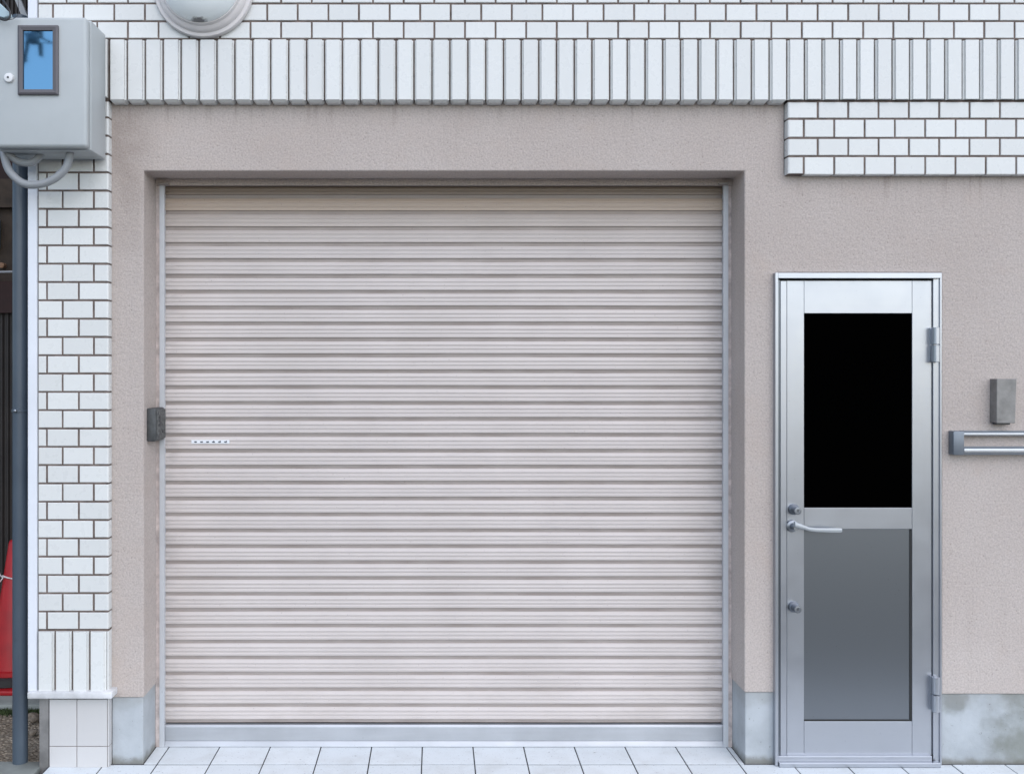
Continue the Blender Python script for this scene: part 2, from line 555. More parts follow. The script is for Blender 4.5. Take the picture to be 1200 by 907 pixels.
# stucco mass as one outline with openings, extruded
def rects_extrude(mb, xs, zs, solid, y0, y1, mat):
    """cells of a grid that are solid; shares corners so no seams show"""
    idx = {}
    def vid(i, k, y):
        key = (i, k, y)
        if key not in idx:
            idx[key] = len(vs); vs.append((xs[i], y, zs[k]))
        return idx[key]
    vs = []; fs = []
    nx, nz = len(xs) - 1, len(zs) - 1
    S = lambda i, k: 0 <= i < nx and 0 <= k < nz and solid(0.5 * (xs[i] + xs[i + 1]), 0.5 * (zs[k] + zs[k + 1]))
    for i in range(nx):
        for k in range(nz):
            if not S(i, k): continue
            fs.append((vid(i, k, y0), vid(i + 1, k, y0), vid(i + 1, k + 1, y0), vid(i, k + 1, y0)))
            fs.append((vid(i, k, y1), vid(i, k + 1, y1), vid(i + 1, k + 1, y1), vid(i + 1, k, y1)))
            if not S(i - 1, k): fs.append((vid(i, k, y0), vid(i, k + 1, y0), vid(i, k + 1, y1), vid(i, k, y1)))
            if not S(i + 1, k): fs.append((vid(i + 1, k, y0), vid(i + 1, k, y1), vid(i + 1, k + 1, y1), vid(i + 1, k + 1, y0)))
            if not S(i, k - 1): fs.append((vid(i, k, y0), vid(i, k, y1), vid(i + 1, k, y1), vid(i + 1, k, y0)))
            if not S(i, k + 1): fs.append((vid(i, k + 1, y0), vid(i + 1, k + 1, y0), vid(i + 1, k + 1, y1), vid(i, k + 1, y1)))
    mb.add(vs, fs, mat)

BLX, BLZ = X(923.0, YT), Z(205)         # tile block upper right
def solid(x, z):
    if z > bz: return False
    if x > BLX and z > BLZ: return False
    if OX0 < x < OX1 and z < OZ: return False
    if DX0 < x < DX1 and z < DZ: return False
    if x < OX0: return z > PZL
    if x < DX0: return z > PZR
    return z > PZF
xs = sorted({WX0, OX0, OX1, DX0, DX1, BLX, RX})
zs = sorted({PZL, PZR, PZF, OZ, DZ, BLZ, bz, 0.0})
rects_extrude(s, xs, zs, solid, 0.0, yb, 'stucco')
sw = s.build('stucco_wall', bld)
sw['label'] = 'beige speckled stucco around the shutter and the door'
bv = sw.modifiers.new('edge', 'BEVEL'); bv.width = 0.004; bv.segments = 2; bv.limit_method = 'ANGLE'

# ---- plinth
s = MB()
def plinth(x0, x1, zt):
    s.box(x0, x1, 0.005, yb, -0.12, zt - 0.0005, 'plinth_concrete')
for (xa, xb, zt, lb) in ((WX0 + 0.002, OX0 - 0.004, PZL, 'clean pale concrete plinth left of the shutter'),
                         (OX1 + 0.004, DX0 - 0.001, PZR, 'concrete plinth between shutter and door'),
                         (DX1 + 0.001, RX, PZF, 'concrete plinth stained green by algae right of the door')):
    s = MB()
    plinth(xa, xb, zt)
    o = s.build('concrete_plinth', bld)
    o['label'] = lb
    bv = o.modifiers.new('edge', 'BEVEL'); bv.width = 0.004; bv.segments = 2; bv.limit_method = 'ANGLE'

# ---- body of the building behind the front
s = MB()
s.box(LXB + 0.03, RX, 0.42, 8.0, -0.1, TOPZ - 0.05, 'roof_body')
s.box(LXB + 0.02, WX0 - 0.004, 0.02, 0.415, 0.28, bz, 'roof_body')
s.box(LXB + 0.02, RX, 0.02, 0.415, bz + 0.012, TOPZ - 0.05, 'roof_body')
s.box(BLX + 0.01, RX, 0.02, 0.27, BLZ + 0.01, bz + 0.008, 'roof_body')
s.box(OX1 + 0.3, DX0 - 0.02, 0.27, 0.415, 0.0, bz, 'roof_body')
s.box(DX0 - 0.02, RX, 0.12 + 0.2, 0.415, 0.0, bz - 0.002, 'roof_body')
s.build('building_body', bld)

# ---- mortar + running-bond tiles
G = 0.0035      # half joint
tl = MB()
def tile(mb, x0, x1, z0, z1, yf=YT, c=0.0022, left_return=False, right_return=False):
    j = lambda a: random.uniform(-a, a)
    y = yf + j(0.0007)
    mb.slab(x0 + G + j(0.0005), x1 - G + j(0.0005), z0 + G + j(0.0004), z1 - G + j(0.0004), yf + 0.010, y, c, 'glazed_tile')

def spread(a, pa, b, pb, lo, hi):
    """joint pixels: a..b known joints with pitch pa left of a.. linear"""
    res = []
    n = max(1, round((b - a) / ((pa + pb) / 2)))
    st = (b - a) / n
    x = a
    while x > lo - 40: x -= pa
    while x < a - 1:
        res.append(x); x += pa
    res += [a + st * i for i in range(n)]
    x = b
    while x < hi + 40:
        res.append(x); x += pb
    return res

RPX = 511 + RX * F / (D + YT)
LPX = 44.0
# rows above the band and on up out of the picture
pitch = 20.7
row = 0
zj = [46.0 - pitch * i for i in range(0, 60)]
mtop = Z(zj[-1], YT)
for i in range(len(zj) - 1):
    if Z(zj[i + 1], YT) > TOPZ: break
    if i % 2 == 0: J = spread(113.8, 36.1, 1011.7, 35.5, LPX, RPX)
    else: J = spread(133.8, 36.05, 1030.0, 35.3, LPX, RPX)
    z0, z1 = Z(zj[i], YT), Z(zj[i + 1], YT)
    for a, b_ in zip(J[:-1], J[1:]):
        a = max(a, LPX); b_ = min(b_, RPX)
        if b_ - a < 4: continue
        tile(tl, X(a, YT), X(b_, YT), z0, z1)
    ztop_last = z1
TOPT = ztop_last
# left column beside the shutter
ycol = [202.2 + 21.43 * i for i in range(-8, 26)]
CR = X(126.8, YT)
for i in range(len(ycol) - 1):
    t, b_ = ycol[i], ycol[i + 1]
    if t < 117 or t > 727: 
        if t > 727: continue
        if b_ < 117 + 4: continue
        t = max(t, 118)
    k = i - 8      # row 0 starts at 202.2
    J = [LPX, 54.8, 92, 130] if k % 2 == 0 else [LPX, 73.2, 109.6, 130]
    for n_, (a, c_) in enumerate(zip(J[:-1], J[1:])):
        if c_ < 130:
            tile(tl, X(a, YT), X(c_, YT), Z(b_, YT), Z(t, YT))
        else:   # corner tile with a rounded outer edge and a return onto the stucco
            j = random.uniform(-0.0006, 0.0006)
            tl.slab(X(a, YT) + G, CR + 0.001, Z(b_, YT) + G, Z(t, YT) - G, 0.004, YT + j, 0.0022, 'glazed_tile', cr=0.006, cd=0.006)
# upper right block
ry = [118.9, 139.6, 162.0, 183.4, 204.8]
for i in range(4):
    J = ([923.4, 958.6] if i % 2 == 0 else [923.4, 942.2])
    while J[-1] < RPX: J.append(J[-1] + 35.55)
    J[-1] = RPX
    if J[-1] - J[-2] < 4: J.pop(-2)
    for n_, (a, c_) in enumerate(zip(J[:-1], J[1:])):
        zb_, zt_ = Z(ry[i + 1], YT), Z(ry[i], YT)
        if n_ == 0:
            tl.slab(X(a, YT), X(c_, YT) - G, zb_ + G, zt_ - G, 0.004, YT, 0.0022, 'glazed_tile', cl=0.006, cd=0.006)
        elif i == 3:
            tl.slab(X(a, YT) + G, X(c_, YT) - G, zb_, zt_ - G, 0.004, YT + random.uniform(-.0006, .0006), 0.0022, 'glazed_tile', cb=0.004)
        else:
            tile(tl, X(a, YT), X(c_, YT), zb_, zt_)
# mortar beds
YM = YT + 0.0035
tl.box(X(43.5, YT), RX - 0.001, YM, 0.019, Z(46.2, YT), TOPT, 'mortar')
tl.box(X(43.5, YT), CR - 0.002, YM, 0.0185, Z(737.5, YT), Z(117, YT), 'mortar')
tl.box(X(923.4, YT) + 0.003, RX - 0.002, YM, 0.0186, Z(204.5, YT) + 0.002, Z(118, YT), 'mortar')
tc_ = tl.build('tile_cladding', bld)
tc_['label'] = 'white glazed brick tiles in running bond with brown joints'

# ---- soldier band
sb = MB()
YMB = YB + 0.019
zb0, zb1 = Z(116.8, YB), Z(46.8, YB)
PXs = []
x = 128.2
while x < RPX:
    PXs.append(x); x += 21.0 if x < 560 else 20.75 if x < 930 else 20.5
for a in PXs:
    w = 21.0 if a < 560 else 20.75 if a < 930 else 20.5
    j = lambda k: random.uniform(-k, k)
    x0 = X(a, YT) + 0.0026 + j(.0005); x1 = X(a + w, YT) - 0.0026 + j(.0005)
    yf = YB + j(.0009)
    # nearly square front with steep, slightly stepped flanks
    yback = 0.002 if a < 915 else YMB - 0.001
    zbt = zb0 + j(.0008)
    if a > 915: zbt += 0.002
    ps = [(0.0, 0.0), (0.0012, -0.55), (0.0030, -0.60), (0.0052, -1.0)]
    cs = []
    ybase = YMB - 0.002
    vs = []
    prof = [(x0, yback), (x0, ybase), (x0 + 0.0006, yf + 0.0115), (x0 + 0.0052, yf + 0.0095), (x0 + 0.0056, yf + 0.0015), (x0 + 0.0066, yf),
            (x1 - 0.0066, yf), (x1 - 0.0056, yf + 0.0015), (x1 - 0.0052, yf + 0.0095), (x1 - 0.0006, yf + 0.0115), (x1, ybase), (x1, yback)]
    n = len(prof)
    zt_ = zb1 + j(.0006)
    for zz in (zbt, zt_):
        for (px_, py_) in prof: vs.append((px_, py_, zz))
    # small round-off at the lower front edge
    fs = [(i, (i + 1) % n, n + (i + 1) % n, n + i) for i in range(n)] + [tuple(range(n - 1, -1, -1)), tuple(range(n, 2 * n))]
    if a < 915:
        # lower end chamfered back to the wall, corners cut
        o_ = len(vs)
        zl = zbt - 0.0085
        vs += [(x0 + 0.0105, yf + 0.016, zl), (x1 - 0.0105, yf + 0.016, zl), (x1 - 0.0065, 0.002, zl), (x0 + 0.0065, 0.002, zl)]
        fs = [f_ for f_ in fs if f_ != tuple(range(n - 1, -1, -1))]
        fs += [(5, 6, o_ + 1, o_), (0, 1, 2, 3, 4, 5, o_, o_ + 3), (6, 7, 8, 9, 10, 11, o_ + 2, o_ + 1), (11, 0, o_ + 3, o_ + 2), (o_, o_ + 1, o_ + 2, o_ + 3)]
    sb.add(vs, fs, 'glazed_tile')
sb.box(X(127.6, YT), RX - 0.004, YMB, 0.0183, Z(116.0, YT), Z(46.2, YT) - 0.0008, 'mortar')
sb.box(X(43.5, YT), X(127.2, YT), YM, 0.0182, Z(116.8, YT), Z(46.2, YT) - 0.001, 'mortar')
for k in range(4):
    a = 44 + 20.9 * k
    sb.slab(X(a, YT) + G, X(a + 20.9, YT) - G, Z(115, YT), Z(47, YT), YM, YB, 0.005, 'glazed_tile')
o = sb.build('soldier_course', bld)
o['label'] = 'band of upright white tiles standing proud above the shutter'

# ---- upright tiles at the foot of the column
fb = MB()
for a in (44.6, 64.9, 85.2, 105.5):
    x0, x1 = X(a, YT) + 0.002, X(a + 20.2, YT) - 0.0035
    z0, z1 = Z(810, YT), Z(739.5, YT)
    yf = YB
    prof = [(x0, YM + .001), (x0 + 0.0006, yf + 0.0115), (x0 + 0.0052, yf + 0.0095), (x0 + 0.0056, yf + 0.0015), (x0 + 0.0066, yf),
            (x1 - 0.0066, yf), (x1 - 0.0056, yf + 0.0015), (x1 - 0.0052, yf + 0.0095), (x1 - 0.0006, yf + 0.0115), (x1, YM + .001)]
    vs = [(p_[0], p_[1], zz) for zz in (z0, z1) for p_ in prof]
    n = len(prof)
    fb.add(vs, [(i, (i + 1) % n, n + (i + 1) % n, n + i) for i in range(n)] + [tuple(range(n - 1, -1, -1)), tuple(range(n, 2 * n))], 'glazed_tile')
fb.slab(X(124.8, YT), CR + 0.001, Z(810, YT), Z(739.5, YT), 0.004, YT + 0.002, 0.003, 'glazed_tile')
fb.box(X(43.5, YT), CR, YM, 0.0184, Z(810, YT), Z(738, YT), 'mortar')
fb.build('upright_tiles', bld)

# ---- white corner strip, ledge, base tiles
s = MB()
s.slab(X(32.6, -0.04), X(43.0, -0.04), Z(810.2, -0.04), TOPT, 0.02, -0.041, 0.002, 'white_trim')
s.box(X(43.0, -0.04), X(43.9, -0.04), -0.032, 0.018, Z(810.0, -0.04), TOPT - 0.01, 'conduit')
o = s.build('corner_trim', bld); o['label'] = 'white metal strip down the left corner'
s = MB()
s.rbox(X(32.0, -0.06), X(131.3, -0.06), -0.062, 0.01, Z(818.6, -0.06), Z(810.8, -0.06), 0.004, 'ledge', 3)
o = s.build('ledge', bld)
s = MB()
Yp = -0.028
def bt(a, b_, t, c_):
    s.slab(X(a, Yp) + 0.0012, X(b_, Yp) - 0.0012, Z(c_, Yp) + 0.0012, Z(t, Yp) - 0.0012, Yp + 0.008, Yp + random.uniform(-.0005, .0005), 0.0012, 'matte_base_tile')
zfl = 895 + 4.2
for (a, b_) in ((57.5, 90), (90, 125.8)):
    bt(a, b_, 819, 874.3); bt(a, b_, 874.3, zfl)
s.slab(X(126.0, Yp), X(127.6, Yp), Z(874.3, Yp) + .001, Z(819, Yp), 0.004, Yp + 0.001, 0.001, 'matte_base_tile')
s.slab(X(126.0, Yp), X(127.6, Yp), 0.0005, Z(874.3, Yp) - .001, 0.004, Yp + 0.001, 0.001, 'matte_base_tile')
s.box(X(57.5, Yp), X(127.4, Yp), Yp + 0.003, 0.018, 0.0, Z(819, Yp) - 0.001, 'mortar')
s.build('base_tiling', bld)
s = MB()
s.box(X(46.5, -0.02), X(57.3, -0.02), -0.022, 0.4, -0.14, Z(819.2, -0.03), 'footing')
o = s.build('concrete_footing', bld)

# ------------------------------------------------------------------ roller shutter
sx0, sx1 = X(188, YS), X(852, YS)
z_bot = Z(846.0, YS)
pz = 18.58 * (D + YS) / F
px1 = (D + YS) / F
cur = MB()
# profile of one slat, from its lower edge up (dz in px, depth in metres, groove flag)
prof = [(0.0, 0.0082, 1), (3.9, 0.0070, 1), (4.15, 0.0060, 1), (4.25, 0.0012, 0.25), (4.6, 0.0, 0), (6.7, 0.0, 0), (7.5, 0.0011, 0.16),
        (8.5, 0.0014, 0.16), (9.6, 0.0, 0), (10.8, 0.0, 0), (11.7, 0.0012, 0.16), (13.0, 0.0015, 0.16), (14.2, 0.0001, 0), (14.8, 0.0, 0),
        (17.9, 0.0052, 0), (18.4, 0.0082, 0.6)]
NX = 90
vs = []; gro = []
rows = 0
for k in range(35):
    base = z_bot + k * pz
    tilt = random.uniform(-0.0006, 0.0006)
    dy = random.uniform(-0.0005, 0.0005)
    sag = random.uniform(-0.0006, 0.0006)
    for (dz, dp, g_) in prof:
        for i in range(NX + 1):
            t = i / NX
            xx = sx0 + (sx1 - sx0) * t
            wob = mnoise.noise(Vector((xx * 2.3, k * 3.1, 0))) * 0.0012 + mnoise.noise(Vector((xx * 7.0, k * 5.7, 3))) * 0.0005
            zz = base + dz * px1 + mnoise.noise(Vector((xx * 1.1, k * 0.9, 9))) * 0.0009 + sag * math.sin(math.pi * t)
            vs.append((xx, YS - 0.008 + dp + dy + wob + tilt * dz / 18.5, zz))
            gro.append(g_)
        rows += 1
fs = []
for r_ in range(rows - 1):
    for i in range(NX):
        a = r_ * (NX + 1) + i
        fs.append((a, a + 1, a + NX + 2, a + NX + 1))
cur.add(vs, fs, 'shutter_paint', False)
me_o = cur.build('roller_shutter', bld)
me_o['label'] = 'closed pale ribbed roller shutter, its top slats darker tan'
at_ = me_o.data.attributes.new('groove', 'FLOAT', 'POINT')
at_.data.foreach_set('value', gro)
shut = me_o

# bottom bar
s = MB()
bx0, bx1 = X(194.5, YS), X(848.2, YS)
yf = YS - 0.020
prof = [(Z(847.2, YS), YS + 0.004), (Z(847.2, YS), yf + 0.004), (Z(848.6, YS), yf + 0.001), (Z(849.6, YS), yf), (Z(864.8, YS), yf),
        (Z(865.4, YS), yf + 0.002), (Z(866.2, YS), yf - 0.001), (Z(869.6, YS), yf - 0.008), (Z(871.2, YS), yf - 0.010), (0.002, yf - 0.010), (0.002, YS + 0.004)]
n = len(prof)
vs = []
NB = 30
for i in range(NB + 1):
    xx = bx0 + (bx1 - bx0) * i / NB
    w = mnoise.noise(Vector((xx * 1.7, 0, 4))) * 0.0012
    for (zz, yy) in prof: vs.append((xx, yy + w, zz))
fs = []
for i in range(NB):
    for k in range(n):
        j = (k + 1) % n
        fs.append((i * n + k, i * n + j, (i + 1) * n + j, (i + 1) * n + k))
fs += [tuple(range(n)), tuple(NB * n + k for k in range(n - 1, -1, -1))]
s.add(vs, fs, 'bottom_bar_aluminium')
s.build('bottom_bar', shut)
# dark rubber line under the bar
s = MB(); s.box(bx0 - 0.01, bx1 + 0.01, YS - 0.028, YS + 0.01, 0.0003, 0.0018, 'rubber_black'); s.build('rubber_seal', shut)
# guide rails
zr_t = Z(216.5, YS)
for side in (-1, 1):
    s = MB()
    if side < 0:
        xa, xb = X(187.2, YS - .03), X(191.8, YS - .03); xw = OX0 - 0.003
        s.box(xa, xb, YS - 0.034, YS + 0.03, 0.001, zr_t, 'rail_aluminium')
        s.box(xb, xb + 0.004, YS - 0.034, YS - 0.029, 0.001, zr_t, 'rail_aluminium')
        s.box(xw, xa, YS - 0.030, YS + 0.03, 0.001, zr_t + 0.003, 'rail_joint')
    else:
        xa, xb = X(848.6, YS - .03), X(853.2, YS - .03); xw = OX1 + 0.003
        s.box(xa, xb, YS - 0.034, YS + 0.03, 0.001, zr_t, 'rail_aluminium')
        s.box(xa - 0.004, xa, YS - 0.034, YS - 0.029, 0.001, zr_t, 'rail_aluminium')
        s.box(xb, xw, YS - 0.030, YS + 0.03, 0.001, zr_t + 0.003, 'rail_joint')
    s.build('guide_rail', shut)
# hood slot above curtain
s = MB()
s.box(OX0 + 0.001, OX1 - 0.001, YS - 0.042, YS - 0.026, Z(217.3, YS - .04), OZ + 0.0, 'stucco')
s.box(OX0 + 0.001, OX1 - 0.001, YS + 0.02, YS + 0.06, -0.02, OZ + 0.02, 'dark_gap')
s.box(X(187, YS - .05), X(197.5, YS - .05), YS - 0.060, YS - 0.043, Z(216.6, YS - .05), Z(215.2, YS - .05), 'rail_cap')
s.box(X(842, YS - .05), X(853, YS - .05), YS - 0.060, YS - 0.043, Z(216.6, YS - .05), Z(214.6, YS - .05), 'rail_cap')
s.build('shutter_hood', shut)
# number sticker
s = MB()
ysn = YS - 0.0112
s.box(X(225.2, YS), X(269.6, YS), ysn, ysn + 0.0006, Z(519.4, YS), Z(515.3, YS), 'sticker_white')
for k in range(6):
    cx = 230.0 + 7.0 * k
    for (dx, dz, w, h_) in ((-1.7, 0.2, 3.4, 1.0), (-1.1, 1.1, 2.3, 0.5), (-0.3 + 0.4 * (k % 3), -0.6 if k > 2 else 0, 1.2, 0.9)):
        s.box(X(cx + dx, YS), X(cx + dx + w, YS), ysn - 0.0004, ysn - 0.00005, Z(517.2 + dz + h_ - .4, YS), Z(517.2 + dz - .4, YS), 'ink')
o = s.build('number_sticker', shut); o['label'] = 'narrow white sticker with a row of six dark characters'

# ------------------------------------------------------------------ aluminium door
YD = 0.004                     # leaf face
A = 'anodised_aluminium'
door = MB()
def dplate(mb, a, b_, t, c_, yf, mat=A, ch=0.0012, yb_=None):
    mb.slab(X(a, yf), X(b_, yf), Z(c_, yf), Z(t, yf), (yf + 0.03) if yb_ is None else yb_, yf, ch, mat)
dplate(door, 922.2, 942.2, 329, 884.3, YD)                        # lock stile
dplate(door, 914.6, 922.0, 329, 884.3, YD - 0.006, ch=0.002)      # lock-side lip
dplate(door, 1069.0, 1091.8, 329, 884.3, YD - 0.0005)                # hinge stile
dplate(door, 942.4, 1068.8, 329, 367.3, YD)                       # top rail
dplate(door, 942.4, 1068.8, 595.0, 619.6, YD)                     # middle rail
dplate(door, 942.4, 1068.8, 845.0, 884.3, YD)                     # bottom rail
dplate(door, 922.2, 943.2, 882.6, 885.2, YD - 0.004, ch=0.0006)
door.box(X(914.6), X(1091.8), YD + 0.031, YD + 0.036, Z(884), Z(329.5), 'dark_gap')
# inner edges of the openings
do = door.build('door', bld)
do['label'] = 'narrow silver aluminium door with black upper pane and lever handle'
s = MB(); s.box(X(941), X(1070), YD + 0.006, YD + 0.010, Z(597), Z(365), 'black_pane')
o = s.build('window_pane', do); o['label'] = 'plain black upper pane'
s = MB(); s.box(X(941), X(1070), YD + 0.006, YD + 0.010, Z(847), Z(618), 'door_panel_sheet')
# thin glazing bead / shadow gasket
s.box(X(1067.4), X(1069.6), YD + 0.0028, YD + 0.0058, Z(845.5), Z(619), 'rubber_black')
s.box(X(942), X(1066.4), YD + 0.0030, YD + 0.0058, Z(845.6), Z(843.9), 'rubber_black')
o = s.build('lower_panel', do); o['label'] = 'dark grey metal lower panel'
# frame
s = MB()
yF = -0.022
s.slab(X(908.6, yF), X(912.0, yF), 0.0015, Z(319.6, yF), 0.1, yF, 0.0012, A)
s.box(X(912.2), X(914.5), 0.004, 0.1, 0.0015, Z(328), 'door_panel_sheet')
s.slab(X(912.1, yF), X(1103.2, yF), Z(326.2, yF), Z(319.8, yF), 0.1, yF + 0.0015, 0.0012, A)
s.box(X(914.5), X(1093.5), 0.0135, 0.1, Z(328.6), Z(326.2), 'dark_gap')
s.slab(X(1093.6, -.004), X(1101.4, -.004), 0.0015, Z(326, -.004), 0.1, -0.004, 0.0015, A)
s.slab(X(1101.6, -.010), X(1103.8, -.010), 0.0015, Z(319.6, yF), 0.1, -0.010, 0.001, A)
s.box(X(1091.9), X(1094.6), 0.010, 0.1, 0.0015, Z(328), 'dark_gap')
s.build('door_frame', do)
s = MB()
s.slab(X(912.4, yF), X(1093.4, yF), 0.0055, Z(886.6, yF), 0.1, yF + 0.006, 0.002, A)
s.slab(X(912.4, yF), X(1101, yF), 0.0008, 0.018, yF + 0.005, yF - 0.012, 0.002, A)
s.build('threshold', do)
# hinges
for (t, b_) in ((384, 424.5), (791, 832)):
    s = MB()
    xc = X(1096.6, -0.017); mid = (t + b_) / 2
    for (a, c_) in ((t, mid - 0.5), (mid + 0.5, b_)):
        s.lathe([(0.0125, 0), (0.0145, 0.0015), (0.0145, Z(a) - Z(c_) - 0.0015), (0.0125, Z(a) - Z(c_))], (xc, -0.017, Z(c_)), (0, 0, 1), A, 20)
    s.slab(X(1089.0, YD), X(1094.5, YD), Z(b_ - 1), Z(t + 0.5), YD + 0.002, YD - 0.007, 0.001, A)
    s.slab(X(1093.8, -.01), X(1097, -.01), Z(b_), Z(t), -0.003, -0.012, 0.001, A)
    s.build('hinge', do)
# lock cylinders
for y_ in (596.5, 710.5):
    s = MB()
    c0 = (X(929.8, YD), YD, Z(y_, YD))
    s.lathe([(0.0215, 0.0), (0.0215, 0.005), (0.0195, 0.011), (0.0158, 0.015), (0.0150, 0.044), (0.0135, 0.047), (0.0085, 0.0475), (0.0080, 0.045)], c0, (0, -1, 0), 'lock_steel', 32)
    s.box(c0[0] - 0.0012, c0[0] + 0.0012, YD - 0.0475, YD - 0.0452, c0[2] - 0.005, c0[2] + 0.005, 'knob_dark')
    s.build('lock_cylinder', do)
# lever
s = MB()
hx, hz = X(927.8, YD), Z(616, YD)
s.lathe([(0.0235, 0.0), (0.0235, 0.004), (0.0215, 0.008), (0.0125, 0.011), (0.0105, 0.030), (0.0105, 0.046)], (hx, YD, hz), (0, -1, 0), 'lock_steel', 32)
yl = YD - 0.048
# flat tapered lever
pts = [(935.0 - 4, 614.2, 0.010, 0.010), (940, 617.0, 0.0085, 0.009), (948, 619.8, 0.0075, 0.008), (956, 620.8, 0.0075, 0.007), (975, 621.2, 0.0085, 0.006), (985, 621.2, 0.0085, 0.0055), (986.5, 621.2, 0.006, 0.004)]
vs = []; fs = []
n = 12
for (px_, py_, hh, tt) in pts:
    cx_, cz_ = X(px_, yl), Z(py_, yl)
    for k in range(n):
        a = 2 * math.pi * k / n
        ca, sa = math.cos(a), math.sin(a)
        vs.append((cx_, yl + tt * (abs(ca) ** 0.6) * (1 if ca > 0 else -1), cz_ + hh * (abs(sa) ** 0.7) * (1 if sa > 0 else -1)))
for i in range(len(pts) - 1):
    for k in range(n):
        j = (k + 1) % n
        fs.append((i * n + k, i * n + j, (i + 1) * n + j, (i + 1) * n + k))
fs += [tuple(range(n)), tuple((len(pts) - 1) * n + k for k in range(n - 1, -1, -1))]
s.add(vs, fs, 'lever_grey', True)
s.build('lever_handle', do)

# ------------------------------------------------------------------ letter slot
s = MB()
ye = -0.036
s.rbox(X(1117.5, ye), X(1130.2, ye), ye, 0.002, Z(533.3, ye), Z(505.3, ye), 0.003, 'letter_slot_cap', 2)
xe = 2.9
s.rbox(xe, xe + 0.045, ye, 0.002, Z(533.3, ye), Z(505.3, ye), 0.003, 'letter_slot_cap', 2)
xa = X(1130.2, ye)
s.slab(xa, xe, Z(507.0, ye), Z(505.2, ye), -0.001, ye + 0.002, 0.001, 'letter_slot_cap')
s.slab(xa, xe, Z(511.0, ye), Z(507.2, ye), -0.001, ye + 0.004, 0.0015, A)
s.slab(xa, xe, Z(525.2, ye), Z(523.6, ye), -0.001, ye + 0.006, 0.001, 'letter_slot_cap')
s.slab(xa, xe, Z(531.8, ye), Z(525.4, ye), -0.001, ye + 0.001, 0.003, A)
s.slab(xa, xe, Z(533.0, ye), Z(532.0, ye), -0.001, ye + 0.004, 0.0005, 'letter_slot_cap')
o = s.build('letter_slot', bld)
o['label'] = 'aluminium framed letter slot with dark end cap'
s = MB()
s.box(xa, xe, -0.006, -0.001, Z(523.6, ye), Z(511, ye), 'stucco')
s.build('flap', o)

# ------------------------------------------------------------------ intercom box
ic = thing('intercom_cover', 'small weathered grey metal box on the stucco above the letter slot', 'intercom', (X(1178), 0, Z(496)))
s = MB()
yi = -0.042
xa, xb = X(1168, yi), X(1191.5, yi)
z0, z1 = Z(496, yi), Z(444, yi)
vs = [(xa - 0.003, 0.0, z0 + 0.004), (xb - 0.003, 0.0, z0 + 0.004), (xb + 0.002, 0.0, z1), (xa - 0.001, 0.0, z1),
      (xa, yi, z0), (xb - 0.006, yi, z0), (xb, yi, z1), (xa + 0.001, yi, z1)]
s.add(vs, [(3, 2, 1, 0), (4, 5, 6, 7), (0, 1, 5, 4), (1, 2, 6, 5), (2, 3, 7, 6), (3, 0, 4, 7)], 'intercom_front')
o = s.build('cover', ic)
bv = o.modifiers.new('edge', 'BEVEL'); bv.width = 0.0018; bv.segments = 2
s = MB(); s.box(xa + 0.008, xb - 0.018, -0.030, -0.002, z0 - 0.006, z0 + 0.001, 'knob_dark'); s.build('lower_lip', ic)

# ------------------------------------------------------------------ key-switch box on the reveal
sbx = thing('switch_box', 'dark grey key switch box on the left reveal beside the shutter', 'switch box', (OX0, 0.09, Z(518, .04)))
s = MB()
ya, yb2 = 0.036, 0.152
s.rbox(OX0 - 0.0015, X(182.5, ya), ya, yb2, Z(517.5, ya), Z(478.5, ya), 0.006, 'switch_grey', 3)
s.build('housing', sbx)
s = MB()
s.rbox(X(182.5, ya) - 0.001, X(182.5, ya) + 0.0035, ya + 0.012, yb2 + 0.006, Z(515.5, ya), Z(480.5, ya), 0.0014, 'switch_plate', 2)
for (yy, zz, w) in ((0.08, 488, .008), (0.08, 493, .008), (0.08, 498, .007), (0.12, 506, .006)):
    s.lathe([(w, 0), (w, 0.002), (w * .7, 0.003)], (X(182.5, ya) + 0.0032, yy, Z(zz, .08)), (1, 0, 0), 'knob_dark', 16)
s.build('key_plate', sbx)

# ------------------------------------------------------------------ wall lamp
LYc = YT
lc = (X(239.5, YT), YT, Z(-12.0, YT))
wl = thing('wall_lamp', 'round white bulkhead lamp with dirty glass dome on the tiles above the shutter', 'lamp', lc)
s = MB()
r0 = 0.1935 * 0.985
s.lathe([(r0 - 0.01, 0.0), (r0, 0.004), (r0, 0.016), (r0 - 0.004, 0.022), (r0 - 0.016, 0.024), (r0 - 0.019, 0.034), (r0 - 0.026, 0.040), (0.156, 0.044), (0.151, 0.056), (0.146, 0.056), (0.02, 0.05)], lc, (0, -1, 0), 'lamp_enamel', 96)
s.build('base_ring', wl)
s = MB()
pr = []
for i in range(15):
    a = math.pi / 2 * i / 14
    pr.append((0.1475 * math.cos(a) + 0.0002, 0.052 + 0.085 * math.sin(a)))
s.lathe(pr, lc, (0, -1, 0), 'lamp_glass', 96)
s.build('glass_dome', wl)

# ------------------------------------------------------------------ electricity meter box
yfm, ybm = -0.238, -0.050
mbx = thing('meter_box', 'grey electricity meter box with small dark framed window at the top left corner', 'meter box', (X(50, yfm), ybm, Z(176, yfm)))
s = MB()
mx0, mx1 = X(-8, yfm), X(101.5, yfm)
mz0, mz1 = Z(173, yfm), Z(20, yfm)
s.rbox(mx0 + 0.002, mx1 + 0.0022, yfm + 0.0385, ybm, mz0 - 0.0022, mz1 + 0.001, 0.0045, 'meter_box_plastic', 5)
